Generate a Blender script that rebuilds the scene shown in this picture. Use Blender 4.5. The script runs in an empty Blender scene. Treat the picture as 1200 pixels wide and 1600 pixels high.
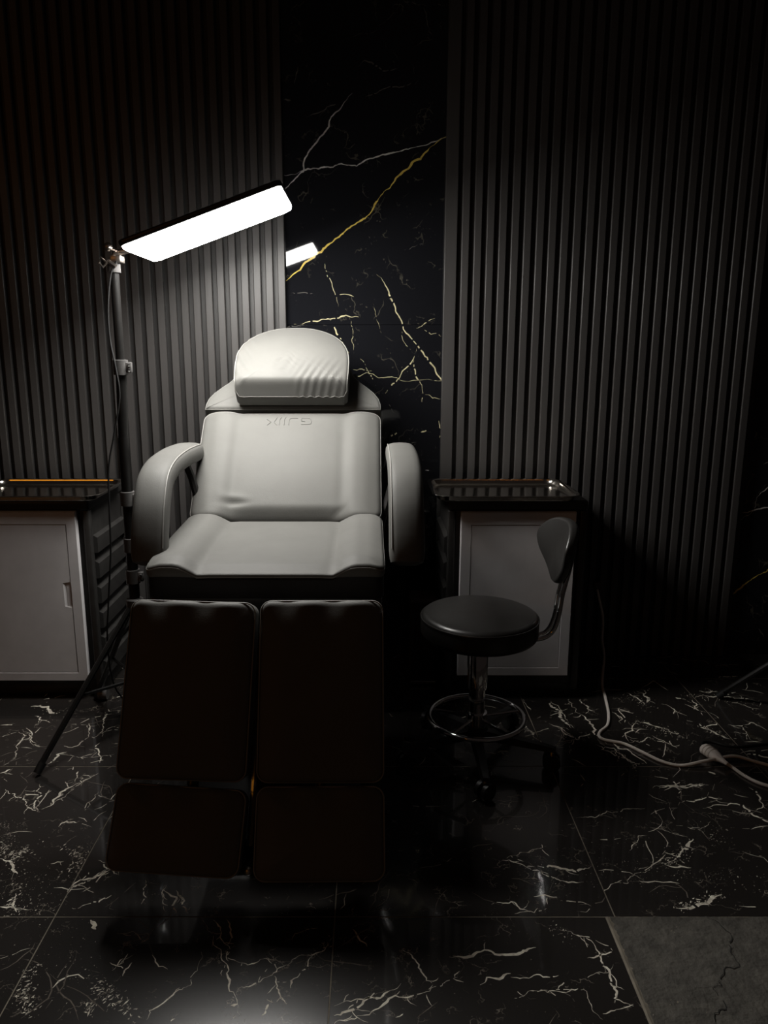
import bpy, bmesh, math, random
from mathutils import Vector
from math import sin, cos, tan, pi, sqrt, atan2, radians

# ------------------------------------------------------------------ camera, world, light, exposure
SC = bpy.context.scene
COL = SC.collection
F, CX, CY, PITCH, H = 1200.0, 578.0, 800.0, radians(12.3), 1.2
cam = bpy.data.cameras.new('camera')
cam.sensor_fit = 'VERTICAL'; cam.sensor_height = 24.0; cam.lens = 24.0 * F / 1600.0
cam.shift_x = (600.0 - CX) / 1600.0
cam.clip_start = 0.02
camo = bpy.data.objects.new('camera', cam); COL.objects.link(camo)
camo.location = (0, 0, H); camo.rotation_euler = (pi / 2 - PITCH, 0, 0)
SC.camera = camo

w = bpy.data.worlds.new('dark_room_air'); SC.world = w; w.use_nodes = True
w.node_tree.nodes['Background'].inputs[0].default_value = (1.0, 0.76, 0.68, 1)
w.node_tree.nodes['Background'].inputs[1].default_value = 0.008

def area(name, loc, target, sx, sy, col, watts):
    l = bpy.data.lights.new(name, 'AREA'); l.shape = 'RECTANGLE'; l.size = sx; l.size_y = sy
    l.color = col; l.energy = watts
    o = bpy.data.objects.new(name, l); COL.objects.link(o); o.location = loc
    o.rotation_euler = (Vector(target) - Vector(loc)).to_track_quat('-Z', 'Y').to_euler()
    return o
# the amber strip light at the far end of the room, seen only as orange glints on the steel trays
area('amber_strip_light', (-3.2, -2.3, 2.50), (-0.9, 2.5, 0.5), 2.1, 0.40, (1.0, 0.36, 0.02), 4.0)
for k in range(3):      # small bulbs further along the same wall
    area('amber_bulb', (0.95 + 0.45 * k, -2.3, 2.50), (0.45, 2.7, 0.7), 0.05, 0.05, (1.0, 0.30, 0.03), (0.015, 0.06, 0.01)[k])

LAMP_STRENGTH = 52.0
vs = SC.view_settings
vs.view_transform = 'Standard'; vs.look = 'None'; vs.gamma = 1.0; vs.use_curve_mapping = False
vs.exposure = 0.0

# ------------------------------------------------------------------ pixel -> place
def ray(px, py):
    a = (px - CX) / F; b = (CY - py) / F
    return Vector((a, cos(PITCH) + b * sin(PITCH), -sin(PITCH) + b * cos(PITCH)))
def on_wall(px, py, Y):
    r = ray(px, py); t = Y / r.y
    return Vector((r.x * t, Y, H + r.z * t))
def on_floor(px, py, z=0.0):
    r = ray(px, py); t = (z - H) / r.z
    return Vector((r.x * t, r.y * t, z))

# ------------------------------------------------------------------ materials
MATS = {}
def mat(name, col, rough=0.5, metal=0.0, spec=0.5, noise=None, bump=None, emit=None, coat=0.0, sheen=0.0):
    if name in MATS: return MATS[name]
    m = bpy.data.materials.new(name); m.use_nodes = True
    nt = m.node_tree; N = nt.nodes; L = nt.links
    b = N['Principled BSDF']
    b.inputs['Base Color'].default_value = (*col, 1); b.inputs['Roughness'].default_value = rough
    b.inputs['Metallic'].default_value = metal; b.inputs['Specular IOR Level'].default_value = spec
    b.inputs['Coat Weight'].default_value = coat
    tc = N.new('ShaderNodeTexCoord')
    if noise:      # (scale, amount, stretch)
        mp = N.new('ShaderNodeMapping'); mp.inputs['Scale'].default_value = noise[2] if len(noise) > 2 else (1, 1, 1)
        n = N.new('ShaderNodeTexNoise'); n.inputs['Scale'].default_value = noise[0]; n.inputs['Detail'].default_value = 6
        L.new(tc.outputs['Object'], mp.inputs[0]); L.new(mp.outputs[0], n.inputs['Vector'])
        r = N.new('ShaderNodeValToRGB')
        a = noise[1]
        r.color_ramp.elements[0].color = (*[c * (1 - a) for c in col], 1); r.color_ramp.elements[0].position = 0.3
        r.color_ramp.elements[1].color = (*[min(1, c * (1 + a)) for c in col], 1); r.color_ramp.elements[1].position = 0.7
        L.new(n.outputs['Fac'], r.inputs[0]); L.new(r.outputs[0], b.inputs['Base Color'])
    prev = None
    for bp in (bump or []):      # (kind, scale, strength, distance)
        if bp[0] == 'vor':
            t = N.new('ShaderNodeTexVoronoi'); t.inputs['Scale'].default_value = bp[1]; out = t.outputs['Distance']
        else:
            t = N.new('ShaderNodeTexNoise'); t.inputs['Scale'].default_value = bp[1]; t.inputs['Detail'].default_value = 4; out = t.outputs['Fac']
        mp = N.new('ShaderNodeMapping'); L.new(tc.outputs['Object'], mp.inputs[0]); L.new(mp.outputs[0], t.inputs['Vector'])
        if len(bp) > 4: mp.inputs['Scale'].default_value = bp[4]
        bu = N.new('ShaderNodeBump'); bu.inputs['Strength'].default_value = bp[2]; bu.inputs['Distance'].default_value = bp[3]
        L.new(out, bu.inputs['Height'])
        if prev: L.new(prev.outputs[0], bu.inputs['Normal'])
        prev = bu
    if prev: L.new(prev.outputs[0], b.inputs['Normal'])
    if emit:
        b.inputs['Emission Color'].default_value = (*emit[0], 1); b.inputs['Emission Strength'].default_value = emit[1]
    MATS[name] = m
    return m

def marble(name, base, vein, rough, scale, amt, haze=None):
    """polished black stone with a procedural web of hair-fine veins and flecks"""
    m = bpy.data.materials.new(name); m.use_nodes = True; MATS[name] = m
    nt = m.node_tree; N = nt.nodes; L = nt.links; b = N['Principled BSDF']
    tc = N.new('ShaderNodeTexCoord'); oi = N.new('ShaderNodeObjectInfo')
    off = N.new('ShaderNodeVectorMath'); off.operation = 'MULTIPLY_ADD'
    mul = N.new('ShaderNodeCombineXYZ')
    m1 = N.new('ShaderNodeMath'); m1.operation = 'MULTIPLY'; m1.inputs[1].default_value = 40
    L.new(oi.outputs['Random'], m1.inputs[0])
    for i in range(3): L.new(m1.outputs[0], mul.inputs[i])
    add = N.new('ShaderNodeVectorMath'); add.operation = 'ADD'
    L.new(tc.outputs['Object'], add.inputs[0]); L.new(mul.outputs[0], add.inputs[1])
    n1 = N.new('ShaderNodeTexNoise'); n1.inputs['Scale'].default_value = scale * 1.3; n1.inputs['Detail'].default_value = 8
    L.new(add.outputs[0], n1.inputs['Vector'])
    mx = N.new('ShaderNodeVectorMath'); mx.operation = 'MULTIPLY_ADD'
    mx.inputs[1].default_value = (0.35, 0.35, 0.35)
    L.new(n1.outputs['Color'], mx.inputs[0]); L.new(add.outputs[0], mx.inputs[2])
    v = N.new('ShaderNodeTexVoronoi'); v.feature = 'DISTANCE_TO_EDGE'; v.inputs['Scale'].default_value = scale
    L.new(mx.outputs[0], v.inputs['Vector'])
    r1 = N.new('ShaderNodeValToRGB')
    r1.color_ramp.elements[0].position = 0.0; r1.color_ramp.elements[0].color = (1, 1, 1, 1)
    r1.color_ramp.elements[1].position = 0.018; r1.color_ramp.elements[1].color = (0, 0, 0, 1)
    L.new(v.outputs['Distance'], r1.inputs[0])
    n2 = N.new('ShaderNodeTexNoise'); n2.inputs['Scale'].default_value = scale * 2.2; n2.inputs['Detail'].default_value = 3
    L.new(add.outputs[0], n2.inputs['Vector'])
    r2 = N.new('ShaderNodeValToRGB'); r2.color_ramp.elements[0].position = 0.52; r2.color_ramp.elements[1].position = 0.68
    L.new(n2.outputs['Fac'], r2.inputs[0])
    mm = N.new('ShaderNodeMath'); mm.operation = 'MULTIPLY'; L.new(r1.outputs[0], mm.inputs[0]); L.new(r2.outputs[0], mm.inputs[1])
    # flecks
    n3 = N.new('ShaderNodeTexNoise'); n3.inputs['Scale'].default_value = scale * 22; n3.inputs['Detail'].default_value = 4
    L.new(add.outputs[0], n3.inputs['Vector'])
    r3 = N.new('ShaderNodeValToRGB'); r3.color_ramp.elements[0].position = 0.66; r3.color_ramp.elements[1].position = 0.72
    L.new(n3.outputs['Fac'], r3.inputs[0])
    mf = N.new('ShaderNodeMath'); mf.operation = 'MULTIPLY'; L.new(r3.outputs[0], mf.inputs[0]); L.new(r2.outputs[0], mf.inputs[1])
    mxx = N.new('ShaderNodeMath'); mxx.operation = 'MAXIMUM'; L.new(mm.outputs[0], mxx.inputs[0]); L.new(mf.outputs[0], mxx.inputs[1])
    ma = N.new('ShaderNodeMath'); ma.operation = 'MULTIPLY'; ma.inputs[1].default_value = amt; L.new(mxx.outputs[0], ma.inputs[0])
    mix = N.new('ShaderNodeMix'); mix.data_type = 'RGBA'
    mix.inputs['A'].default_value = (*base, 1); mix.inputs['B'].default_value = (*vein, 1)
    L.new(ma.outputs[0], mix.inputs['Factor']); L.new(mix.outputs['Result'], b.inputs['Base Color'])
    b.inputs['Roughness'].default_value = rough
    if haze:      # dull polish under a clear sharp glaze
        b.inputs['Roughness'].default_value = haze; b.inputs['Specular IOR Level'].default_value = 0.38; b.inputs['Coat Weight'].default_value = 0.7; b.inputs['Coat Roughness'].default_value = rough
    return m

M_leather = mat('grey_leather', (0.122, 0.1205, 0.113), 0.58, spec=0.18,
                noise=(9, 0.05), bump=[('noise', 11, 0.14, 0.010), ('vor', 420, 0.12, 0.001)])
M_pipe = mat('pale_stitching', (0.24, 0.235, 0.22), 0.6)
M_black = mat('black_plastic', (0.012, 0.012, 0.012), 0.38, noise=(30, 0.2))
M_cab = mat('black_cabinet_plastic', (0.030, 0.0285, 0.027), 0.40, noise=(30, 0.2), bump=[('noise', 220, 0.1, 0.001)])
M_blackm = mat('black_metal', (0.008, 0.0075, 0.007), 0.38, metal=0.0, noise=(40, 0.2))
M_vinyl = mat('black_vinyl', (0.020, 0.019, 0.018), 0.34, spec=0.6, bump=[('vor', 380, 0.1, 0.001), ('noise', 12, 0.12, 0.01)])
M_side = mat('black_leather', (0.014, 0.012, 0.011), 0.55, spec=0.25, noise=(12, 0.15), bump=[('vor', 380, 0.1, 0.001)])
M_chrome = mat('chrome', (0.80, 0.80, 0.80), 0.08, metal=1.0)
M_steel = mat('brushed_steel', (0.52, 0.50, 0.47), 0.27, metal=1.0, noise=(60, 0.12, (1, 14, 1)))
M_tray = mat('tray_steel', (0.66, 0.62, 0.56), 0.15, metal=1.0, noise=(25, 0.08))
M_door = mat('grey_door', (0.72, 0.70, 0.705), 0.34, noise=(14, 0.05), bump=[('noise', 160, 0.06, 0.001)])
M_slat = mat('charcoal_slat', (0.050, 0.047, 0.0455), 0.45, noise=(14, 0.22, (1, 1, 0.05)), bump=[('noise', 60, 0.15, 0.002, (1, 1, 0.04))])
M_back = mat('charcoal_backing', (0.015, 0.014, 0.0135), 0.5, noise=(14, 0.15))
M_wcord = mat('white_cable', (0.78, 0.72, 0.66), 0.45, noise=(40, 0.08))
M_grout = mat('beige_grout', (0.20, 0.175, 0.135), 0.85, noise=(30, 0.25))
M_conc = mat('bare_concrete', (0.075, 0.069, 0.058), 0.85, noise=(26, 0.35), bump=[('noise', 90, 1.0, 0.004), ('noise', 14, 0.6, 0.008)])
M_crack = mat('dark_crack', (0.015, 0.014, 0.012), 0.9, noise=(20, 0.2))
M_rubber = mat('black_rubber', (0.006, 0.006, 0.006), 0.6, noise=(20, 0.2))
M_knob = mat('worn_metal', (0.45, 0.40, 0.36), 0.3, metal=1.0, noise=(50, 0.15))
M_grip = mat('grey_clamp', (0.09, 0.087, 0.085), 0.35, noise=(50, 0.1))
M_bin = mat('dark_brown_plastic', (0.05, 0.028, 0.022), 0.45, noise=(20, 0.15))
M_diff = mat('lit_diffuser', (0.9, 0.9, 0.9), 0.4, noise=(5, 0.01), emit=((1.0, 0.975, 0.93), LAMP_STRENGTH))
M_wallm = marble('polished_black_marble', (0.0075, 0.0078, 0.0095), (0.55, 0.50, 0.36), 0.035, 5.5, 0.15)
M_tile = marble('black_floor_marble', (0.021, 0.0185, 0.017), (0.42, 0.37, 0.30), 0.06, 9.0, 0.7, 0.24)
M_vwhite = mat('white_vein', (0.52, 0.50, 0.47), 0.06, noise=(60, 0.25))
M_vgold = mat('gold_vein', (0.62, 0.46, 0.10), 0.06, noise=(60, 0.2))
M_vpale = mat('pale_gold_vein', (0.50, 0.45, 0.27), 0.06, noise=(60, 0.3))
M_vfloor = mat('cream_vein', (0.80, 0.71, 0.60), 0.14, noise=(80, 0.35))
M_vfaint = mat('faint_vein', (0.15, 0.13, 0.11), 0.14, noise=(80, 0.35))
M_vfaintw = mat('faint_wall_vein', (0.10, 0.095, 0.085), 0.06, noise=(60, 0.3))

# ------------------------------------------------------------------ mesh collecting
class MB:
    def __init__(s): s.v = []; s.f = []; s.m = []
    def add(s, vf, mi=0):
        v, f = vf; o = len(s.v)
        s.v += [Vector(p) for p in v]; s.f += [tuple(i + o for i in q) for q in f]; s.m += [mi] * len(f)
        return s
def worldpos(o):
    p = Vector((0, 0, 0))
    while o: p += o.location; o = o.parent
    return p
def obj(name, mb, mats, parent=None, smooth=True, base=False, angle=40):
    """link the collected shapes as ONE mesh object; vertices are given in world coordinates"""
    if not isinstance(mb, MB): mb = MB().add(mb)
    if not isinstance(mats, (list, tuple)): mats = [mats]
    lo = Vector([min(p[i] for p in mb.v) for i in range(3)]); hi = Vector([max(p[i] for p in mb.v) for i in range(3)])
    c = (lo + hi) / 2
    if base: c.z = lo.z
    me = bpy.data.meshes.new(name)
    me.from_pydata([p - c for p in mb.v], [], mb.f)
    for m in mats: me.materials.append(m)
    if len(mats) > 1: me.polygons.foreach_set('material_index', mb.m)
    bm = bmesh.new(); bm.from_mesh(me); bmesh.ops.recalc_face_normals(bm, faces=bm.faces) if len(mats) == 1 else None
    bm.to_mesh(me); bm.free()
    if smooth:
        me.polygons.foreach_set('use_smooth', [True] * len(me.polygons))
        me.set_sharp_from_angle(angle=radians(angle))
    me.update()
    o = bpy.data.objects.new(name, me); COL.objects.link(o)
    if parent: o.parent = parent
    o.location = c - worldpos(parent)
    return o
def thing(name, label, cat, loc, group=None):
    o = bpy.data.objects.new(name, None); COL.objects.link(o); o.location = loc
    o.empty_display_size = 0.05
    o['label'] = label; o['category'] = cat
    if group: o['group'] = group
    return o
def tag(o, label, cat, group=None):
    o['label'] = label; o['category'] = cat
    if group: o['group'] = group
    return o
def struct(o): o['kind'] = 'structure'; return o

def box(x0, x1, y0, y1, z0, z1, bev=0.0, seg=2):
    bm = bmesh.new(); bmesh.ops.create_cube(bm, size=1)
    for v in bm.verts:
        v.co = Vector(((x0 + x1) / 2 + v.co.x * (x1 - x0), (y0 + y1) / 2 + v.co.y * (y1 - y0), (z0 + z1) / 2 + v.co.z * (z1 - z0)))
    if bev: bmesh.ops.bevel(bm, geom=list(bm.edges), offset=bev, segments=seg, profile=0.5, affect='EDGES')
    bm.verts.index_update()
    r = ([v.co.copy() for v in bm.verts], [[v.index for v in f.verts] for f in bm.faces]); bm.free()
    return r
def xform(vf, fn): return ([fn(Vector(p)) for p in vf[0]], vf[1])
def smooth_path(pts, n=8, closed=False):
    pts = [Vector(p) for p in pts]; out = []; k = len(pts)
    rng = range(k if closed else k - 1)
    for i in rng:
        if closed: p0, p1, p2, p3 = pts[i - 1], pts[i], pts[(i + 1) % k], pts[(i + 2) % k]
        else: p0, p1, p2, p3 = pts[max(i - 1, 0)], pts[i], pts[i + 1], pts[min(i + 2, k - 1)]
        for j in range(n):
            t = j / n
            out.append(0.5 * ((2 * p1) + (p2 - p0) * t + (2 * p0 - 5 * p1 + 4 * p2 - p3) * t * t + (3 * p1 - p0 - 3 * p2 + p3) * t ** 3))
    if not closed: out.append(pts[-1])
    return out
def tube(pts, r, n=10, closed=False, flat=None):
    pts = [Vector(p) for p in pts]; k = len(pts)
    rs = r if isinstance(r, (list, tuple)) else [r] * k
    T = []
    for i in range(k):
        a = pts[i - 1] if (i or closed) else pts[0]; b = pts[(i + 1) % k] if (i < k - 1 or closed) else pts[-1]
        d = b - a; T.append(d.normalized() if d.length > 1e-9 else Vector((0, 0, 1)))
    u = T[0].orthogonal().normalized(); V = []; Fc = []
    for i in range(k):
        u = (u - T[i] * u.dot(T[i])).normalized(); w_ = T[i].cross(u)
        for j in range(n):
            a = 2 * pi * j / n; V.append(pts[i] + (u * cos(a) + w_ * sin(a)) * rs[i])
    for i in range(k if closed else k - 1):
        for j in range(n):
            a = i * n + j; b = i * n + (j + 1) % n; c = ((i + 1) % k) * n
            Fc.append((a, b, c + (j + 1) % n, c + j))
    if not closed:
        Fc.append(tuple(range(n - 1, -1, -1))); Fc.append(tuple((k - 1) * n + j for j in range(n)))
    return V, Fc
def lathe(prof, c=(0, 0, 0), n=40):
    c = Vector(c); V = []; Fc = []
    for r, z in prof:
        for j in range(n):
            a = 2 * pi * j / n; V.append(c + Vector((r * cos(a), r * sin(a), z)))
    for i in range(len(prof) - 1):
        for j in range(n):
            Fc.append((i * n + j, i * n + (j + 1) % n, (i + 1) * n + (j + 1) % n, (i + 1) * n + j))
    Fc.append(tuple(range(n - 1, -1, -1))); Fc.append(tuple((len(prof) - 1) * n + j for j in range(n)))
    return V, Fc
def torus(c, R, r, n=48, m=10): return tube([Vector(c) + Vector((R * cos(2 * pi * i / n), R * sin(2 * pi * i / n), 0)) for i in range(n)], r, m, True)
def ball(c, r, n=16, sq=1.0):
    k = n // 2
    return lathe([(max(1e-4, r * sin(pi * i / k)), -r * cos(pi * i / k) * sq) for i in range(k + 1)], c, n)

def rrect(hw, v0, v1, r, n=8, uc=0.0, per=14):
    """rounded rectangle outline, counter-clockwise, evenly filled along the sides"""
    P = []
    for cx, cy, a0 in ((uc + hw - r, v1 - r, 0), (uc - hw + r, v1 - r, 90), (uc - hw + r, v0 + r, 180), (uc + hw - r, v0 + r, 270)):
        for i in range(n + 1):
            a = radians(a0 + 90 * i / n); P.append((cx + r * cos(a), cy + r * sin(a)))
    return resample(P, per)
def resample(P, per):
    out = []
    L = sum((Vector(P[i]) - Vector(P[i - 1])).length for i in range(len(P)))
    step = L / (per * 10)
    for i in range(len(P)):
        a = Vector(P[i]); b = Vector(P[(i + 1) % len(P)]); d = (b - a).length
        k = max(1, int(d / step))
        for j in range(k): out.append(a + (b - a) * j / k)
    return out
def pad(outline, T, er, frame, deform=None, puff=0.0, rings=14, flatbottom=True, wtop=0.0):
    """upholstered pad: an outline in (u, v), thickness T below its top face, edges rounded by er"""
    O, U, V, W = frame
    P = [Vector((p[0], p[1])) for p in outline]; n = len(P)
    cu = sum((p.x for p in P)) / n; cv = (min(p.y for p in P) + max(p.y for p in P)) / 2
    C = Vector((cu, cv)); NR = []
    for i in range(n):
        t = P[(i + 1) % n] - P[i - 1]; NR.append(Vector((t.y, -t.x)).normalized())
    R = []      # rings of (u, v, w, s)
    q = 5
    for i in range(q + 1):
        a = pi / 2 * i / q; R.append([(P[k] - NR[k] * er * (1 - sin(a)), -T + er * (1 - cos(a)), 1.0) for k in range(n)])
    for i in range(q + 1):
        a = pi / 2 * i / q; R.append([(P[k] - NR[k] * er * (1 - cos(a)), -er + er * sin(a), 1.0) for k in range(n)])
    for i in range(1, rings):
        s = 1 - i / rings
        R.append([(C + (P[k] - NR[k] * er - C) * s, 0.0, s) for k in range(n)])
    VV = []; FF = []
    for ri, ring in enumerate(R):
        for p, z, s in ring:
            dz = puff * (1 - s ** 2.5)
            tf = max(0.0, min(1.0, (z + T) / T))
            if deform: dz += deform(p.x, p.y) * tf
            VV.append(O + U * p.x + V * p.y + W * (z + dz + wtop))
    for i in range(len(R) - 1):
        for k in range(n):
            FF.append((i * n + k, i * n + (k + 1) % n, (i + 1) * n + (k + 1) % n, (i + 1) * n + k))
    FF.append(tuple(range(n - 1, -1, -1)))
    c = C; dz = puff + (deform(c.x, c.y) if deform else 0)
    VV.append(O + U * c.x + V * c.y + W * (dz + wtop)); ci = len(VV) - 1; o = (len(R) - 1) * n
    for k in range(n): FF.append((o + k, o + (k + 1) % n, ci))
    return VV, FF
def edge_line(outline, frame, inset, wz, deform=None, sel=None):
    O, U, V, W = frame; P = [Vector((p[0], p[1])) for p in outline]; n = len(P); out = []
    for i in range(n):
        t = P[(i + 1) % n] - P[i - 1]; nr = Vector((t.y, -t.x)).normalized(); p = P[i] - nr * inset
        if sel and not sel(p): continue
        out.append(O + U * p.x + V * p.y + W * (wz + (deform(p.x, p.y) if deform else 0)))
    return out
def sstep(a, b, x):
    t = max(0.0, min(1.0, (x - a) / (b - a))); return t * t * (3 - 2 * t)
def extrude_poly(P, fn, d0, d1):
    """flat polygon P pushed from depth d0 to d1; fn(a, b, d) -> point"""
    n = len(P); V = [fn(a, b, d0) for a, b in P] + [fn(a, b, d1) for a, b in P]
    Fc = [tuple(range(n)), tuple(range(2 * n - 1, n - 1, -1))] + [(i, (i + 1) % n, n + (i + 1) % n, n + i) for i in range(n)]
    return V, Fc

# ------------------------------------------------------------------ veins of the stone
RND = random.Random(11)
def wander(pts, step, amp, rnd):
    """a polyline turned into a jagged natural line (random midpoint displacement)"""
    out = []
    for a, b in zip(pts, pts[1:]):
        seg = [Vector(a), Vector(b)]
        while (seg[1] - seg[0]).length > step:
            nx_ = [seg[0]]
            for p, q in zip(seg, seg[1:]):
                d = q - p; n = Vector((-d.y, d.x))
                nx_ += [(p + q) / 2 + n * rnd.gauss(0, amp), q]
            seg = nx_
        out += seg[:-1]
    out.append(Vector(pts[-1])); return out
def ribbon(pts, width, rnd, gaps=0.0, taper=True):
    """quads (each four 2-D points) along a polyline, thick and thin by turns"""
    k = len(pts); W = []; wob = 1.0
    for i in range(k):
        t = i / max(1, k - 1); wob = max(.25, min(1.7, wob + rnd.gauss(0, .28))); wd = width * wob
        if taper: wd *= max(0.2, min(1.0, 5 * min(t, 1 - t)))
        d = pts[min(i + 1, k - 1)] - pts[max(i - 1, 0)]
        nr = Vector((-d.y, d.x)).normalized() if d.length > 1e-9 else Vector((0, 1))
        W.append((pts[i] + nr * wd / 2, pts[i] - nr * wd / 2))
    return [(W[i][0], W[i][1], W[i + 1][1], W[i + 1][0]) for i in range(k - 1) if rnd.random() >= gaps]
def offshoots(pts, width, rnd, chance):
    """short hair-fine twigs that leave a vein sideways"""
    out = []
    for i in range(1, len(pts) - 1):
        if rnd.random() > chance: continue
        d = (pts[i + 1] - pts[i - 1]).normalized(); a = atan2(d.y, d.x) + rnd.choice((-1, 1)) * rnd.uniform(.3, 1.2)
        p = pts[i].copy(); q = [p.copy()]
        for j in range(rnd.randrange(2, 7)):
            a += rnd.gauss(0, .4); p = p + Vector((cos(a), sin(a))) * .007; q.append(p.copy())
        out += ribbon(q, width, rnd, .15)
    return out

# ------------------------------------------------------------------ the setting: marble wall
YW = 2.857
wall = struct(obj('wall_back', box(-2.6, 2.6, YW + 0.012, YW + 0.112, -0.02, 2.75), M_back, smooth=False))
WV = []        # (list of quads in x, z ; material index)
def wv(pts, s, off, width, mi, gaps=0.0, amp=0.0018):
    P = [on_wall(off[0] + x / s, off[1] + y / s, YW) for x, y in pts]
    q = wander([(p.x, p.z) for p in P], 0.010, .07, RND)
    for quad in ribbon(q, width * .58, RND, gaps): WV.append((quad, mi))
s8, o8 = 2.2214, (430, 0)
for pts, wd, mi, g in [
    ([(268,323),(245,350),(228,375),(205,395),(188,420),(168,465),(145,492),(118,525),(103,550),(100,585),(75,615),(40,650),(-10,700)], .0052, 1, 0),
    ([(-20,616),(30,608),(80,600),(150,586),(230,568),(330,550),(400,532),(490,510),(560,490),(595,475),(640,455)], .0058, 1, 0),
    ([(630,455),(593,475),(560,495),(520,530),(480,560),(440,600),(405,640),(370,675),(345,710),(330,740),(290,770),(240,805),(190,845),(145,880),(100,915),(65,950),(38,975),(0,1010)], .0088, 2, 0),
    ([(170,910),(180,955),(200,1000),(218,1065)], .005, 3, .2),
    ([(65,1125),(130,1115),(190,1108),(290,1100)], .0042, 3, .1),
    ([(190,1108),(210,1145),(235,1190),(258,1230)], .006, 3, .35),
    ([(258,1100),(268,1140),(265,1180),(272,1215)], .004, 3, .1),
    ([(340,1055),(352,1100),(368,1155)], .0035, 3, .1),
    ([(348,947),(380,985),(400,1035),(420,1085),(450,1150),(490,1195),(530,1250),(573,1312),(620,1370)], .0055, 3, .15),
    ([(490,1210),(480,1245),(440,1290),(420,1325),(382,1365)], .005, 3, .3),
    ([(230,1306),(270,1310),(360,1312),(480,1320),(575,1322),(640,1326)], .004, 3, .1),
    ([(480,1245),(487,1300),(510,1350),(512,1410)], .005, 3, .25),
    ([(295,1245),(320,1285),(343,1320)], .004, 3, .3),
    ([(490,1140),(525,1120),(555,1105)], .004, 3, .2), ([(510,1142),(575,1168)], .003, 3, .3),
    ([(440,1150),(455,1200),(470,1215)], .003, 3, .4), ([(215,1020),(250,1022),(272,1030)], .004, 3, .4),
    ([(260,130),(320,118),(350,105),(400,60),(435,15)], .004, 4, .3), ([(270,240),(310,210),(360,235),(400,245),(435,240)], .005, 4, .3),
    ([(78,230),(72,260),(66,290)], .007, 4, 0), ([(300,345),(400,300),(510,272)], .003, 4, .3), ([(110,405),(180,370),(220,362)], .003, 4, .1),
    ([(448,868),(470,862),(520,847)], .003, 4, .3), ([(390,1520),(415,1508),(430,1500)], .010, 3, .2), ([(400,1545),(490,1535)], .004, 4, .1),
    ([(505,1500),(530,1490)], .007, 3, .3), ([(568,1460),(570,1520)], .006, 3, .2), ([(515,25),(535,100)], .003, 4, .2), ([(30,345),(55,348)], .008, 4, 0),
    ([(-10,1130),(110,1129)], .003, 4, .1), ([(440,12),(600,16)], .003, 4, .2), ([(520,1370),(575,1385)], .003, 3, .3), ([(265,1285),(340,1285)], .003, 3, .3),
    ([(60,1015),(130,1018)], .003, 4, .5), ([(325,820),(335,850)], .003, 4, .5), ([(415,1440),(390,1380)], .003, 4, .6)]:
    wv(pts, s8, o8, wd, mi, g)
s5, o5 = 3.807, (1050, 680)
for pts, wd, mi in [
    ([(760,180),(660,250),(571,310),(530,340),(505,370),(495,400),(490,440),(440,480),(388,520),(330,560)], .0055, 1),
    ([(330,474),(390,465),(480,448),(571,430),(800,385),(1100,300)], .0055, 1),
    ([(250,1010),(335,960),(390,920),(440,880),(500,840),(571,800),(760,660),(960,480)], .008, 2),
    ([(515,1150),(530,1175),(545,1210)], .006, 4), ([(540,175),(571,160),(640,140)], .004, 4), ([(490,15),(505,-20)], .008, 4), ([(340,1160),(420,1175),(510,1150)], .003, 4)]:
    wv(pts, s5, o5, wd, mi)
slabs = []
def slab_at(x, z, S=[]):
    for s in slabs:
        if s[0] <= x <= s[1] and s[2] <= z <= s[3]: return s
for (xa, xb) in [(-0.335, 0.265), (1.115, 1.715), (1.715, 2.315)]:
    for (za, zb) in [(0.0, 0.07), (0.07, 1.27), (1.27, 2.47)]:
        slabs.append([xa, xb, za, zb, MB()])
g = 0.0006
for s in slabs:
    s[4].add(box(s[0] + g, s[1] - g, YW, YW + 0.012, s[2] + g, s[3] - g, 0.0007, 1))
for quad, mi in WV:
    c = sum(quad, Vector((0, 0))) / 4; s = slab_at(c.x, c.y)
    if s is None: continue
    cl = [(min(max(p.x, s[0] + g), s[1] - g), min(max(p.y, s[2] + g), s[3] - g)) for p in quad]
    s[4].add(([(x, YW - 0.00015, z) for x, z in cl], [(0, 1, 2, 3)]), mi)
for s in slabs:
    obj('marble_slab', s[4], [M_wallm, M_vwhite, M_vgold, M_vpale, M_vfaintw], wall, smooth=False)

# ------------------------------------------------------------------ the setting: two slatted wall panels
PITCH_S = 0.0434
def slat_panel(name, x0, x1, edge_at):
    p = struct(obj(name, box(x0, x1, YW - 0.010, YW - 0.001, 0.003, 2.72), M_back, smooth=False))
    me = None; x = x0 if edge_at == 'left' else x1
    # the broad edge strip that closes the panel
    ew = 0.044
    ex0, ex1 = (x0, x0 + ew) if edge_at == 'left' else (x1 - 0.026, x1)
    obj('edge_strip', box(ex0, ex1, YW - 0.026, YW - 0.010, 0.003, 2.72, 0.002, 1), M_slat, p)
    k = 0
    while True:
        if edge_at == 'left': a = x0 + ew + 0.0155 + k * PITCH_S
        else: a = x1 - 0.026 - 0.0165 - 0.027 - k * PITCH_S
        if a < x0 or a + 0.027 > x1 + 1e-6: break
        if me is None:
            o = obj('slat', box(a, a + 0.027, YW - 0.026, YW - 0.010, 0.003, 2.72, 0.0025, 1), M_slat, p)
            me = o.data; ref = o.location.copy(); a_ref = a
        else:
            o = bpy.data.objects.new('slat', me); COL.objects.link(o); o.parent = p
            o.location = ref + Vector((a - a_ref, 0, 0))
        k += 1
    return p
slat_panel('trim_1', -1.95, -0.300, 'right')
slat_panel('trim_2', 0.262, 1.412, 'left')

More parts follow.
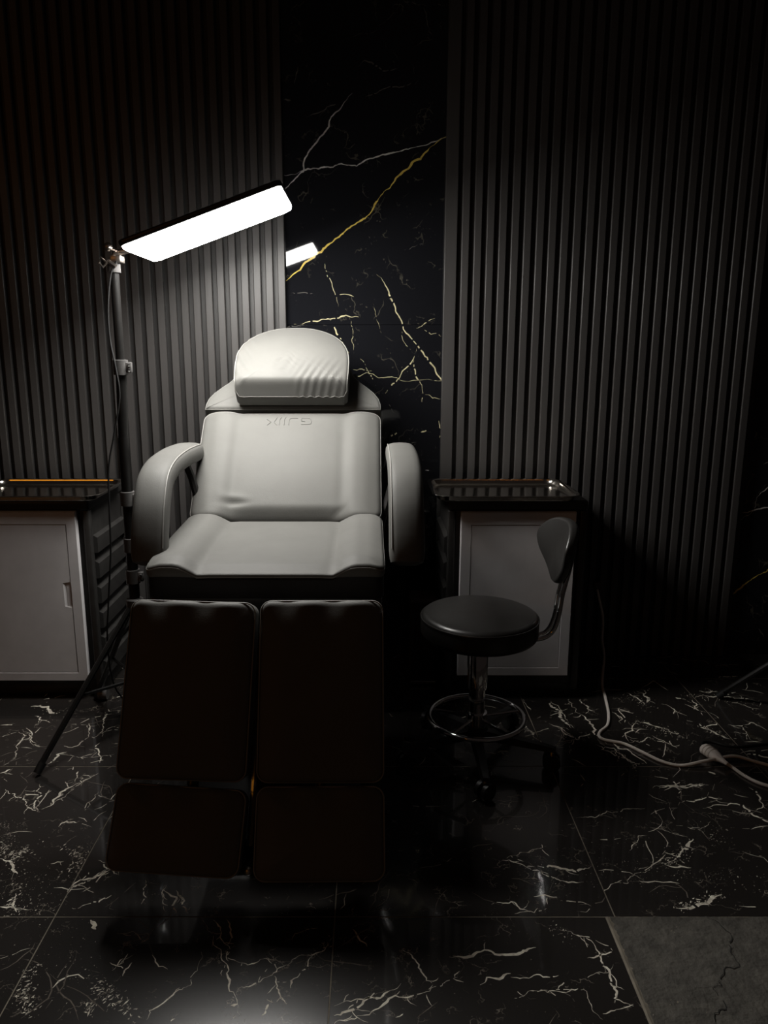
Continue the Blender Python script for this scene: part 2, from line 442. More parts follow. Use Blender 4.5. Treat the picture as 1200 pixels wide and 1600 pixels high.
# ------------------------------------------------------------------ the setting: tiled floor
floor = struct(obj('floor', box(-3.2, 3.2, -1.2, YW + 0.1, -0.06, -0.0008), M_grout, smooth=False))
TX0, TY0, TS, GAP = -0.0755, 1.4255, 0.6015, 0.0012
VF = []
def fv(pts, s, off, width=.004, mi=1, gaps=0.0, amp=.0025):
    P = [on_floor(off[0] + x / s, off[1] + y / s) for x, y in pts]
    q = wander([(p.x, p.y) for p in P], 0.008, .11, RND)
    for quad in ribbon(q, width * .70, RND, .06): VF.append((quad, mi))
    for quad in offshoots(q, .0013, RND, .12): VF.append((quad, mi))
def blob(pts, s, off, spread, count, mi=1, size=.006):
    P = [on_floor(off[0] + x / s, off[1] + y / s) for x, y in pts]
    for i in range(count * 3):
        k = RND.randrange(len(P) - 1); t = RND.random(); c = P[k].lerp(P[k + 1], t)
        c = Vector((c.x + RND.gauss(0, spread), c.y + RND.gauss(0, spread)))
        r = size * RND.uniform(.12, .8) * RND.random(); a0 = RND.gauss(.7, .7); el = RND.uniform(.25, .7)
        e = Vector((cos(a0), sin(a0))); f = Vector((-sin(a0), cos(a0)))
        q = [c + e * r * RND.uniform(.8, 2.2), c + f * r * el * RND.uniform(.3, 1.2), c - e * r * RND.uniform(.8, 2.2), c - f * r * el * RND.uniform(.3, 1.2)]
        VF.append((q, mi))
S1, O1 = 2.4, (0, 1050)
for pts, wd in [
    ([(115,130),(180,130),(215,155)], .010), ([(130,165),(190,190)], .006), ([(0,245),(65,225)], .006), ([(70,225),(75,265),(60,310),(30,345)], .004),
    ([(35,215),(110,230),(175,280)], .003), ([(210,305),(250,310),(330,320),(430,308)], .0045), ([(330,190),(335,215),(300,268),(240,278)], .005),
    ([(395,150),(390,190),(365,235)], .007), ([(350,250),(400,215),(440,200)], .003), ([(375,265),(375,340)], .0035), ([(180,345),(215,310),(250,300)], .007),
    ([(150,420),(155,515)], .004), ([(155,515),(200,480),(270,430),(350,385)], .0065), ([(160,515),(260,450),(330,400)], .004), ([(295,370),(290,395),(250,420)], .005),
    ([(370,450),(340,500)], .004), ([(270,885),(330,870),(405,845)], .0055), ([(255,830),(300,780),(415,740)], .0055), ([(250,835),(300,795),(400,745)], .004),
    ([(760,930),(800,990),(830,1050),(850,1130),(875,1200),(900,1285)], .0045), ([(800,930),(830,980),(860,1030),(900,1090)], .005), ([(850,925),(865,1010)], .003),
    ([(550,1305),(600,1250),(650,1210),(715,1175),(740,1120),(755,1050)], .0028), ([(570,1060),(590,1095),(630,1115)], .0025), ([(460,1140),(495,1090)], .0025),
    ([(900,1090),(960,1090),(1030,1080)], .003), ([(890,1200),(1000,1145),(1070,1100),(1190,1060)], .003), ([(1090,1185),(1120,1140),(1170,1065)], .006),
    ([(1030,1140),(1045,1200),(1075,1245)], .0025), ([(1095,1000),(1130,975),(1190,960)], .004), ([(0,1075),(60,1055),(120,1035)], .003),
    ([(20,440),(90,470),(110,510),(150,525)], .004), ([(220,580),(250,560),(290,565)], .005), ([(340,560),(400,520)], .004), ([(0,380),(40,365)], .005),
    ([(0,700),(50,730),(70,760)], .005), ([(190,720),(240,710)], .004), ([(60,830),(62,900)], .005), ([(0,880),(50,880)], .008), ([(340,930),(360,965)], .008),
    ([(980,1290),(1010,1240)], .005), ([(640,1310),(655,1300)], .006), ([(410,700),(440,760)], .003), ([(545,780),(530,870)], .002), ([(620,800),(625,900)], .003), ([(625,800),(660,905)], .005), ([(660,820),(705,905)], .004),
    ([(865,1250),(890,1245)], .006), ([(420,1120),(500,1060)], .002), ([(440,980),(560,980)], .002)]:
    fv(pts, S1, O1, wd)
blob([(350,1170),(390,1200),(450,1240),(520,1310)], S1, O1, .010, 60)
blob([(110,1110),(90,1200),(110,1290)], S1, O1, .008, 60); blob([(0,650),(60,700),(100,660)], S1, O1, .012, 70)
blob([(260,650),(300,690),(270,750)], S1, O1, .010, 50); blob([(0,600),(120,820)], S1, O1, .03, 90, size=.003); blob([(60,780),(150,900)], S1, O1, .03, 70, size=.003)
blob([(330,1240),(350,1280)], S1, O1, .006, 14); blob([(60,800),(40,900)], S1, O1, .008, 20); blob([(0,560),(60,620)], S1, O1, .02, 50, size=.003)
blob([(150,130),(260,200)], S1, O1, .02, 40, size=.003); blob([(200,960),(300,1200)], S1, O1, .04, 50, size=.002)
S2, O2 = 1.6667, (480, 1200)
for pts, wd in [
    ([(510,240),(570,258),(640,285),(720,297)], .006), ([(600,255),(660,262),(700,270),(735,262)], .006), ([(520,235),(570,220),(625,203)], .003),
    ([(370,492),(430,490),(500,487),(560,480),(600,465)], .006), ([(640,420),(700,435),(740,450),(760,480),(785,525),(790,560),(800,600),(850,620)], .0042),
    ([(730,495),(800,475)], .003), ([(720,545),(790,530)], .003), ([(540,600),(580,580),(640,580),(705,575),(735,610),(770,655)], .004), ([(450,565),(500,550),(530,535)], .005),
    ([(530,545),(590,540),(655,540)], .005), ([(70,620),(120,605),(190,600),(245,560)], .0045), ([(70,645),(130,625),(190,598)], .0045),
    ([(130,645),(200,615),(270,595),(330,570),(405,543)], .0045), ([(70,667),(130,650)], .005), ([(120,420),(155,465)], .004), ([(250,475),(290,520),(325,560)], .003),
    ([(900,52),(980,48),(1035,42)], .007), ([(975,90),(1030,80),(1080,80)], .005), ([(1030,105),(1135,97),(1165,125),(1200,140),(1260,160)], .005), ([(880,145),(940,165),(990,180)], .003),
    ([(1005,185),(970,225),(930,250)], .008), ([(930,250),(1000,260)], .008), ([(960,365),(1020,355),(1080,330)], .010), ([(770,320),(800,300)], .010), ([(1150,50),(1180,80),(1200,110)], .004),
    ([(1140,220),(1200,245),(1260,260)], .006), ([(840,215),(860,190),(885,175)], .004), ([(480,355),(540,350),(580,375)], .003), ([(590,335),(650,335)], .003), ([(0,490),(30,480),(70,440)], .005),
    ([(800,300),(850,280),(900,260)], .003), ([(700,130),(780,112),(880,105)], .002), ([(960,150),(1010,160),(1050,140)], .003), ([(770,640),(800,632),(850,615)], .004), ([(230,650),(250,640)], .003), ([(310,590),(325,620)], .002), ([(660,345),(740,360)], .002), ([(540,380),(600,365)], .003)]:
    fv(pts, S2, O2, wd)
blob([(1000,190),(960,235),(930,250)], S2, O2, .012, 40); blob([(960,365),(1080,330)], S2, O2, .008, 30); blob([(800,190),(900,300)], S2, O2, .05, 70, size=.002)
blob([(1040,150),(1080,200)], S2, O2, .02, 30, size=.003); blob([(960,280),(1180,300)], S2, O2, .03, 60, size=.0025); blob([(560,240),(720,280)], S2, O2, .03, 40, size=.002)
blob([(20,480),(60,450)], S2, O2, .008, 25, size=.003); blob([(640,415),(690,440)], S2, O2, .01, 20, size=.003)
S7, O7 = 3.529, (860, 880)
for pts, wd in [
    ([(0,760),(50,800),(100,880)], .009), ([(105,750),(140,800),(180,840),(240,910),(290,970)], .006), ([(165,745),(205,800),(250,825)], .005), ([(40,1000),(65,940)], .008),
    ([(0,1020),(90,990),(160,970),(220,940)], .005), ([(425,715),(520,775)], .005), ([(545,690),(530,770)], .010), ([(470,870),(580,900),(660,930),(740,965)], .011),
    ([(470,870),(450,910),(415,950),(440,990)], .004), ([(690,740),(740,750)], .010), ([(820,705),(920,710)], .010), ([(800,735),(840,725),(980,735),(1120,755),(1170,770)], .010),
    ([(780,750),(790,805),(815,790)], .004), ([(820,885),(900,930),(990,970)], .009), ([(980,890),(1060,895),(1090,950),(1150,995)], .005), ([(1060,890),(1120,880),(1190,920),(1260,960)], .005),
    ([(270,990),(350,1020),(420,1080),(490,1110)], .005), ([(330,985),(450,1050),(530,1105)], .006), ([(340,820),(390,850),(390,885)], .005), ([(360,810),(460,825)], .005),
    ([(600,1240),(720,1235),(840,1215)], .007), ([(1080,1055),(1190,1070),(1260,1090)], .007), ([(870,1150),(910,1165)], .007), ([(910,570),(1060,560)], .008), ([(930,630),(1060,625)], .008), ([(700,520),(860,540)], .005),
    ([(680,800),(680,830)], .004), ([(660,980),(670,1010)], .004), ([(440,990),(540,960),(660,1000)], .003), ([(50,905),(150,975)], .004), ([(250,1000),(470,1120)], .003), ([(560,950),(700,1020)], .003), ([(1000,770),(1120,800)], .006)]:
    fv(pts, S7, O7, wd)
blob([(480,870),(740,965)], S7, O7, .015, 50, size=.005); blob([(820,885),(990,970)], S7, O7, .012, 30, size=.005); blob([(400,720),(560,800)], S7, O7, .025, 40, size=.004); blob([(700,720),(1150,780)], S7, O7, .02, 40, size=.004)
S6, O6 = 4.0, (600, 980)
for pts, wd in [
    ([(1040,460),(1100,520),(1140,600),(1170,630)], .008), ([(1030,600),(1110,630),(1200,690)], .004), ([(885,610),(930,670),(1000,740)], .008), ([(1000,770),(1080,740),(1190,710)], .005),
    ([(1085,740),(1110,670)], .006), ([(630,785),(690,790),(730,775),(790,785)], .005), ([(735,770),(780,810)], .004), ([(670,565),(700,595)], .014), ([(850,705),(900,720)], .007), ([(700,640),(725,690)], .006), ([(640,770),(660,790)], .004),
    ([(870,450),(915,520)], .006), ([(880,620),(905,650)], .006), ([(1190,700),(1150,800)], .003)]:
    fv(pts, S6, O6, wd)
# thin stray veins everywhere on the tiles
def stray(n, x0, x1, y0, y1, wmin, wmax, lmin, lmax, mi, rnd):
    for i in range(n):
        p = Vector((rnd.uniform(x0, x1), rnd.uniform(y0, y1))); a = rnd.gauss(0.55, 0.8); L = rnd.uniform(lmin, lmax); pts = [p.copy()]
        for j in range(int(L / .018)):
            a += rnd.gauss(0, .28); p = p + Vector((cos(a), sin(a))) * .018; pts.append(p.copy())
        if len(pts) > 1:
            for quad in ribbon(pts, rnd.uniform(wmin, wmax), rnd, .2): VF.append((quad, mi))
R2 = random.Random(5)
stray(420, -2.0, 2.0, 0.2, 2.85, .0008, .0020, .05, .22, 2, R2)
stray(150, -2.0, 2.0, 1.43, 2.85, .0015, .0030, .04, .14, 1, R2)
stray(60, -1.5, -0.5, 1.2, 2.5, .0015, .0035, .03, .10, 1, R2)
stray(70, 0.5, 1.6, 1.45, 2.6, .0015, .0035, .03, .12, 1, R2)
tiles = {}
PATCH = (1, -1)      # the missing tile: column 1, row -1
for ix in range(-4, 5):
    for iy in range(-4, 3):
        if (ix, iy) == PATCH: continue
        xa = TX0 + ix * TS + GAP; xb = TX0 + (ix + 1) * TS - GAP
        ya = TY0 + iy * TS + GAP; yb = min(TY0 + (iy + 1) * TS - GAP, YW)
        if (ix, iy) == (0, -1): xb -= 0.020
        if yb - ya < .02: continue
        tiles[(ix, iy)] = (xa, xb, ya, yb, MB().add(box(xa, xb, ya, yb, -0.0075, 0.0, 0.0005, 1)))
for quad, mi in VF:
    c = sum(quad, Vector((0, 0))) / 4
    t = tiles.get((math.floor((c.x - TX0) / TS), math.floor((c.y - TY0) / TS)))
    if not t: continue
    cl = [(min(max(p.x, t[0]), t[1]), min(max(p.y, t[2]), t[3])) for p in quad]
    t[4].add(([(x, y, 0.00012) for x, y in cl], [(0, 1, 2, 3)]), mi)
for t in tiles.values(): obj('floor_tile', t[4], [M_tile, M_vfloor, M_vfaint], floor, smooth=False)
# bare concrete where the tile is missing, with a ragged mortar edge and a crack
pxa, pxb = TX0 + TS - 0.012, TX0 + 2 * TS - GAP; pya, pyb = TY0 - TS + GAP, TY0 - GAP
nx = 110; V = []; Fc = []
for i in range(nx + 1):
    for j in range(nx + 1):
        V.append((pxa + (pxb - pxa) * i / nx, pya + (pyb - pya) * j / nx, 0.0006 + RND.gauss(0, .0005) + .0006 * sin(i * .31 + 2 * sin(j * .11)) * sin(j * .27 + sin(i * .17))))
for i in range(nx):
    for j in range(nx): a = i * (nx + 1) + j; Fc.append((a, a + nx + 1, a + nx + 2, a + 1))
mbp = MB().add((V, Fc), 0)
ck = [on_floor(480 + x / 1.6667, 1200 + y / 1.6667) for x, y in [(1060,380),(1075,410),(1105,440),(1110,490),(1090,520),(1075,550),(1055,575),(1075,600),(1060,640),(1050,680),(1040,740)]]
for q in ribbon(wander([(p.x, p.y) for p in ck], .01, .16, RND), .0016, RND, .12): mbp.add(([(p.x, p.y, 0.0018) for p in q], [(0, 1, 2, 3)]), 1)
obj('bare_concrete', mbp, [M_conc, M_crack], floor)
V = []; Fc = []; k = 60
for i in range(k + 1):
    y = pya + (pyb - pya) * i / k
    xl = TX0 + TS - 0.0215; xr = xl + 0.012 + RND.uniform(-.003, .005)
    V += [(xl, y, -0.0006), (xl + .004, y, 0.0022 + RND.uniform(-.0008, .0008)), (xr, y, -0.0006)]
for i in range(k):
    a = i * 3; Fc += [(a, a + 1, a + 4, a + 3), (a + 1, a + 2, a + 5, a + 4)]
obj('mortar_edge', (V, Fc), M_grout, floor)

# ------------------------------------------------------------------ treatment chair
XC = -0.255
chair = thing('treatment_chair', 'grey leather reclining treatment chair with split leg rests in the middle', 'chair', (XC, 1.95, 0))
Xv, Yv, Zv = Vector((1, 0, 0)), Vector((0, 1, 0)), Vector((0, 0, 1))
# backrest
ba = radians(44.5)
BF = (Vector((XC, 2.244, 0.690)), Xv, Vector((0, cos(ba), sin(ba))), Vector((0, -sin(ba), cos(ba))))
def back_def(u, v):
    a = abs(u)
    d = 0.010 * sstep(0.155, 0.215, a) - 0.012 * sstep(0.23, 0.292, a)
    d += -0.0028 * math.exp(-((a - 0.172) / 0.014) ** 2)
    d += 0.010 * (1 - (u / 0.3) ** 2) * sin(pi * max(0, min(1, v / 0.42)))
    d += -0.022 * (1 - sstep(0.0, 0.05, v)) * (1 - sstep(.12, .22, a))
    d += 0.0045 * math.exp(-(((u + .160) - (v - .075) * -1.2) / .028) ** 2 - ((v - .078) / .012) ** 2)
    d += -0.006 * math.exp(-((u + .155) / .035) ** 2 - ((v - .055) / .010) ** 2)
    d += -0.005 * math.exp(-(((u - .165) - (v - .03) * 1.0) / .008) ** 2 - ((v - .03) / .02) ** 2)
    return d
ol = rrect(0.292, 0.0, 0.420, 0.030)
back = obj('backrest', pad(ol, 0.075, 0.020, BF, back_def, rings=30), M_leather, chair)
obj('piping', tube(edge_line(ol, BF, 0.003, -0.010, back_def), 0.0018, 6, True), M_pipe, back)
# embossed lettering across the top of the backrest
def letters():
    mb = MB()
    G = [[(175,250),(205,270),(235,295),(205,318),(175,342)], [(335,222),(305,262),(283,292),(305,320),(330,342)],
         [(400,222),(378,245),(366,270),(362,342)], [(470,222),(450,245),(440,270),(438,342)],
         [(655,235),(560,235),(530,245),(515,270),(513,342)],
         [(715,238),(830,238),(855,248),(866,285),(855,322),(830,332),(705,332)], [(708,240),(712,280),(770,286)]]
    for st in G:
        P = []
        for x, y in st:
            px, py = 400 + x / 10, 630 + y / 10
            r = ray(px, py); O, U, Vv, Wn = BF
            for it in range(4):
                h = (back_def(u, v) if it else 0.0) + 0.0002
                t = (O + Wn * h - Vector((0, 0, H))).dot(Wn) / r.dot(Wn); p = Vector((0, 0, H)) + r * t
                u = (p - O).dot(U); v = (p - O).dot(Vv)
            P.append(p)
        mb.add(tube(P, 0.0016, 6))
    return mb
obj('embossed_lettering', letters(), M_leather, back)
# shoulder section under the head cushion
half = [(0.291, 0.434), (0.291, 0.455), (0.284, 0.482), (0.268, 0.508), (0.246, 0.532), (0.222, 0.555), (0.200, 0.585), (0.186, 0.620), (0.172, 0.660), (0.142, 0.700), (0.095, 0.724), (0.045, 0.732)]
ol2 = resample([tuple(p) for p in [Vector((u, v)) for u, v in half] + [Vector((-u, v)) for u, v in reversed(half)]], 14)
sh = obj('shoulder_rest', pad(ol2, 0.060, 0.014, BF, None, puff=.010, rings=12), M_leather, chair)
obj('piping', tube(edge_line(ol2, BF, 0.002, -0.008), 0.0018, 6, True), M_pipe, sh)
# D-shaped head cushion
hd = [(-0.182, 0.447), (-0.170, 0.436), (0.170, 0.436), (0.182, 0.447), (0.186, 0.500), (0.187, 0.545)]
hd += [(math.copysign(abs(cos(a)) ** .86, cos(a)) * 0.187, 0.545 + 0.180 * sin(a) ** .90) for a in [pi * i / 24 for i in range(1, 24)]] + [(-0.187, 0.545), (-0.186, 0.500)]
ol3 = resample(hd, 16)
def head_def(u, v):
    t = max(0.0, 1 - max(0.0, (v - .436)) / .13)
    d = -0.020 * sstep(.56, .73, v) - 0.050 * (1 - sstep(.432, .474, v)) ** 1.3
    f = sstep(-.02, .06, u) * (1 - sstep(.15, .18, u)) * t
    d += 0.0032 * f * sin((u * 1.0 - (v - .43) * .55) * 2 * pi / .026)
    d += 0.0009 * math.exp(-((u + .02) / .045) ** 2 - ((v - .53) / .04) ** 2) * (sin((u * .5 + v + .01 * sin(u * 90)) * 2 * pi / .023) + sin((u - v * .5) * 2 * pi / .037))
    d += 0.0015 * sstep(-.10, -.17, u) * sin((u + v * .6) * 2 * pi / .04)
    return d
headc = obj('head_cushion', pad(ol3, 0.098, 0.014, BF, head_def, puff=.012, rings=30, wtop=.106), M_leather, chair)
obj('piping', tube(edge_line(ol3, BF, 0.0015, 0.1, head_def), 0.0016, 6, True), M_pipe, headc)
# seat
SF = (Vector((XC, 1.785, 0.667)), Xv, Vector((0, cos(.03), sin(.03))), Vector((0, -sin(.03), cos(.03))))
def seat_def(u, v):
    a = abs(u)
    d = 0.024 * sstep(0.150, 0.225, a) - 0.010 * sstep(0.255, 0.295, a)
    d += -0.004 * math.exp(-((a - 0.165) / 0.012) ** 2)
    d += -0.010 * (1 - sstep(0.0, 0.05, v))
    d += 0.006 * (1 - (u / .3) ** 2) * sin(pi * max(0, min(1, v / .46)))
    return d
ol4 = rrect(0.292, 0.0, 0.470, 0.022)
seat = obj('seat', pad(ol4, 0.022, 0.009, SF, lambda u, v: seat_def(u, v), rings=30), M_leather, chair)
ol5 = rrect(0.289, 0.003, 0.467, 0.022)
obj('seat_side', pad(ol5, 0.062, 0.004, SF, lambda u, v: seat_def(u, v), rings=4, wtop=-0.0135), M_side, chair)
obj('piping', tube(edge_line(ol4, SF, 0.0015, -0.009, seat_def), 0.0018, 6, True), M_pipe, seat)
# leg rests: two long calf pads and two short foot pads
def slope_frame(x, y0, z0, y1, z1, yaw=0.0):
    """origin at the upper edge; v runs down the slope"""
    d = Vector((yaw, y1 - y0, z1 - z0)).normalized(); u = Vector((1, 0, 0)); u = (u - d * u.dot(d)).normalized()
    n = u.cross(d)
    if n.y > 0: n = -n
    return (Vector((x, y0, z0)), u, d, n)
def leg_def(hw, L):
    def f(u, v):
        return -0.006 * sstep(hw - .05, hw, abs(u)) + 0.004 * sin(u * 60) * (1 - sstep(0, .05, v))
    return f
for sx, x, top, wid, yaw, zt in ((-1, XC - 0.1465, (1.662, 0.632), 0.1435, -0.012, 0), (1, XC + 0.1455, (1.660, 0.634), 0.1405, 0.001, 0)):
    fr = slope_frame(x, top[0], top[1], 1.502, 0.270, yaw)
    L = 0.392 if sx < 0 else 0.398
    o = rrect(wid, 0.0, L, 0.026)
    Wd = fr
    # pad() wants u x v = w; flip u when v runs down
    fr2 = (fr[0], -fr[1], fr[2], fr[3])
    c = obj('calf_pad', pad(o, 0.075, 0.016, fr2, leg_def(wid, L), puff=.008, rings=12), M_leather, chair)
    obj('piping', tube(edge_line(o, fr2, 0.002, -0.010), 0.0017, 6, True), M_pipe, c)
    fr = slope_frame(x - (0.006 if sx < 0 else -0.002), 1.496, 0.2675, 1.392, 0.100, yaw)
    fr2 = (fr[0], -fr[1], fr[2], fr[3]); L = 0.177 if sx < 0 else 0.190
    o = rrect(wid - .001, 0.0, L, 0.026)
    c = obj('foot_pad', pad(o, 0.06, 0.016, fr2, leg_def(wid, L), puff=.008, rings=12), M_leather, chair)
    obj('piping', tube(edge_line(o, fr2, 0.002, -0.010), 0.0017, 6, True), M_pipe, c)
    # steel rail that carries the pads, and its hinge
    obj('leg_rest_rail', tube([(x, 1.80, 0.575), (x, 1.70, 0.53), (x, 1.60, 0.27), (x, 1.50, 0.13)], 0.014, 10), M_blackm, chair)
# armrests: pads that run forward from the back and bend down in front
def sweep(path, hw, ht, xw, n=20):
    path = [Vector(p) for p in path]; V = []; Fc = []; k = len(path)
    for i in range(k):
        t = (path[min(i + 1, k - 1)] - path[max(i - 1, 0)]).normalized(); nn = xw.cross(t).normalized()
        e = min(i, k - 1 - i) / 5.0; sc = sqrt(max(0.02, 1 - (1 - min(1, e)) ** 2)) * 0.25 + 0.75 if e < 1 else 1.0
        if i in (0, k - 1): sc = 0.55
        for j in range(n):
            a = 2 * pi * j / n; c, s_ = cos(a), sin(a); p = 2 / 3.2
            V.append(path[i] + xw * hw * sc * math.copysign(abs(c) ** p, c) + nn * ht * sc * math.copysign(abs(s_) ** p, s_))
    for i in range(k - 1):
        for j in range(n): Fc.append((i * n + j, i * n + (j + 1) % n, (i + 1) * n + (j + 1) % n, (i + 1) * n + j))
    Fc.append(tuple(range(n - 1, -1, -1))); Fc.append(tuple((k - 1) * n + j for j in range(n)))
    return V, Fc
for sx, xa, splay in ((-1, -0.568, 0.012), (1, 0.094, 0.0)):
    P = [(xa, 2.43, 0.868), (xa, 2.32, 0.874), (xa, 2.20, 0.876), (xa, 2.08, 0.868), (xa, 2.000, 0.842), (xa + splay * .4, 1.940, 0.790), (xa + splay * .7, 1.898, 0.725), (xa + splay, 1.868, 0.655)]
    pth = smooth_path(P, 7)
    a = obj('armrest', sweep(pth, 0.046, 0.031, Xv), M_leather, chair)
    inn = []
    for q in range(3, len(pth) - 4):
        nn_ = Xv.cross((pth[q + 1] - pth[q - 1]).normalized()).normalized()
        inn.append(pth[q] - Xv * sx * 0.046 * .83 - nn_ * 0.031 * .80)
    obj('piping', tube(inn, 0.0020, 6), M_pipe, a)
    obj('armrest_bracket', MB().add(tube([(xa, 1.99, 0.70), (xa - sx * .02, 2.05, 0.62), (xa - sx * .06, 2.10, 0.585)], 0.012, 8)).add(
        tube([(xa, 2.33, 0.855), (xa - sx * .02, 2.33, 0.80), (xa - sx * .06, 2.30, 0.66), (xa - sx * .07, 2.22, 0.585)], 0.012, 8)), M_blackm, chair)
# frame, lifting column and base
obj('seat_frame', MB().add(box(XC - .285, XC + .285, 1.80, 2.25, 0.545, 0.592, .004)), M_black, chair)
for dx in (-.2, .2): obj('backrest_rail', tube([(XC + dx, 2.22, .57), (XC + dx, 2.30, .63), (XC + dx, 2.76, 1.09)], .012, 8), M_blackm, chair)
obj('lifting_column', MB().add(box(XC - .09, XC + .09, 1.92, 2.12, 0.05, 0.33, .006)).add(box(XC - .07, XC + .07, 1.94, 2.10, 0.33, 0.546, .006)), M_blackm, chair)
obj('base_plate', box(XC - .23, XC + .23, 1.62, 2.40, 0.022, 0.052, .006), M_black, chair)
for (x, y) in ((-.19, 1.66), (.19, 1.66), (-.19, 2.36), (.19, 2.36)):
    obj('foot', lathe([(.024, 0), (.028, .004), (.028, .012), (.014, .014), (.014, .024)], (XC + x, y, 0), 20), M_rubber, chair)
obj('centre_strut', tube([(XC, 1.60, 0.36), (XC - .004, 1.47, 0.14)], 0.007, 8), M_steel, chair)
obj('lock_knob', ball((XC - .004, 1.435, 0.105), 0.009, 12), M_knob, chair)

# ------------------------------------------------------------------ lamp on a tripod
LX, LY = -0.733, 2.28
lamp = thing('floor_lamp', 'lit white panel lamp tilted on a black tripod stand beside the chair', 'lamp', (LX, LY, 0))
def tripod(root, X, Y, feet, zh, lean=0.0):
    hub = Vector((X, Y, zh))
    obj('hub', MB().add(lathe([(.020, -.03), (.026, -.026), (.026, .026), (.020, .03)], hub, 20)), M_grip, root)
    obj('brace_collar', lathe([(.018, -.012), (.022, -.010), (.022, .010), (.018, .012)], (X, Y, zh * .40), 20), M_grip, root)
    for fx, fy in feet:
        d = (Vector((fx, fy, 0)) - Vector((X, Y, 0))).normalized()
        top = hub + d * .022; f = Vector((fx, fy, 0.008))
        lg = obj('leg', MB().add(tube([top, f + Vector((0, 0, .004))], 0.009, 8)), M_blackm, root)
        obj('rubber_foot', tube([f + (top - f) * .06, f], [.012, .011], 10), M_rubber, lg)
        mid = top.lerp(f, .55)
        obj('brace', tube([mid, (X, Y, zh * .40)], 0.0055, 6), M_blackm, root)
        obj('rivet', ball(mid + d.cross(Vector((0, 0, 1))) * .009, .004, 8), M_knob, root)
f1 = on_floor(58, 1212); f2 = on_floor(152, 1092)
tripod(lamp, LX, LY, [(f1.x, f1.y), (f2.x, f2.y), (LX + .27, LY + .06)], 0.40)
tx = LX + 0.006
obj('pole', MB().add(tube([(LX, LY, .12), (LX, LY, .93)], .0165, 16)), M_blackm, lamp, angle=60)
obj('upper_pole', tube([(LX, LY, .92), (tx, LY, 1.125)], .0155, 16), M_blackm, lamp, angle=60)
obj('top_pole', tube([(tx, LY, 1.12), (tx, LY, 1.415)], .0125, 16), M_blackm, lamp, angle=60)
for z, x in ((1.135, tx), (0.745, LX), (.60, LX), (.50, LX)):
    cl = obj('clamp', MB().add(lathe([(.0165, -.022), (.0215, -.021), (.0215, .021), (.0165, .022)], (x, LY, z), 24)).add(box(x + .014, x + .034, LY - .012, LY + .004, z - .015, z + .015, .003)), M_grip, lamp)
    obj('screw', MB().add(ball((x + .027, LY - .014, z + .006), .0045, 8)).add(ball((x + .027, LY - .014, z - .009), .0045, 8)), M_chrome, cl)
# the glowing panel: long edges parallel to the wall, rising to the right, facing down
LT = radians(19.5)
e1 = Vector((cos(LT), 0, sin(LT))); e2 = Vector((0, 1, 0)); e3 = Vector((-sin(LT), 0, cos(LT)))
LC = Vector((-0.446, 2.285, 1.528)); hl, hwid = 0.2305, 0.155
def lampmap(a, b, c): return LC + e1 * a + e2 * b + e3 * c
hp = rrect(hl, -hwid, hwid, 0.018)
head = obj('lamp_head', MB().add(pad(hp, 0.016, 0.005, (LC + e3 * .0175, e1, e2, e3), rings=4)), M_black, lamp)
hp2 = rrect(hl - .004, -hwid + .004, hwid - .004, 0.015)
mb = MB(); n = len(hp2)
DV = []; DF = []; prof = ((1.0, 1.0, .002), (.992, .988, -.005), (.972, .955, -.011), (.93, .89, -.014))
for fa, fb, c in prof: DV += [lampmap(p[0] * fa, p[1] * fb, c) for p in hp2]
for k in range(len(prof) - 1): DF += [(k * n + i, (k + 1) * n + i, (k + 1) * n + (i + 1) % n, k * n + (i + 1) % n) for i in range(n)]
DF.append(tuple(len(prof) * n - 1 - i for i in range(n)))
mb.add((DV, DF))
obj('diffuser', mb, M_diff, head)
# joint between pole and panel
jt = lampmap(-hl, 0, .012)
obj('pole_socket', lathe([(.013, -.02), (.018, -.018), (.018, .016), (.012, .02)], (tx, LY, 1.418), 20), M_grip, lamp)
obj('tilt_bracket', MB().add(tube([(tx, LY, 1.43), (tx + .004, LY, 1.452), jt + Vector((-.01, 0, 0)), jt + e1 * .012], .009, 10)).add(box(tx - .004, tx + .026, LY - .02, LY + .02, 1.425, 1.446, .003)), M_knob, lamp)
obj('tilt_knob', MB().add(ball((tx - .004, LY - .026, 1.466), .0125, 16)).add(tube([(tx, LY - .02, 1.462), (tx + .012, LY + .015, 1.460)], .005, 8)), M_knob, lamp)
obj('wing_screw', MB().add(tube([(tx - .012, LY - .022, 1.425), (tx - .026, LY - .03, 1.438), (tx - .032, LY - .03, 1.424), (tx - .022, LY - .028, 1.412), (tx - .012, LY - .022, 1.425)], .0035, 6)).add(tube([(tx - .01, LY - .02, 1.43), (tx + .012, LY - .02, 1.415)], .006, 8)), M_knob, lamp)
cp = []
for px, py, Y in ((182, 408, LY - .02), (173, 430, LY - .02), (169, 480, LY - .02), (172, 530, LY - .02), (181, 575, LY - .025), (187, 620, LY - .03), (178, 680, LY - .03), (170, 730, LY - .03), (171, 800, LY - .03), (173, 860, LY - .03), (170, 930, LY - .03), (168, 1005, LY - .03)):
    cp.append(on_wall(px, py, Y))
cp.append(Vector((cp[-1].x - .01, LY + .03, 0.12))); cp.append(Vector((cp[-1].x + .03, LY + .10, 0.006)))
obj('power_cord', tube(smooth_path(cp, 6), .0028, 6), M_rubber, lamp)

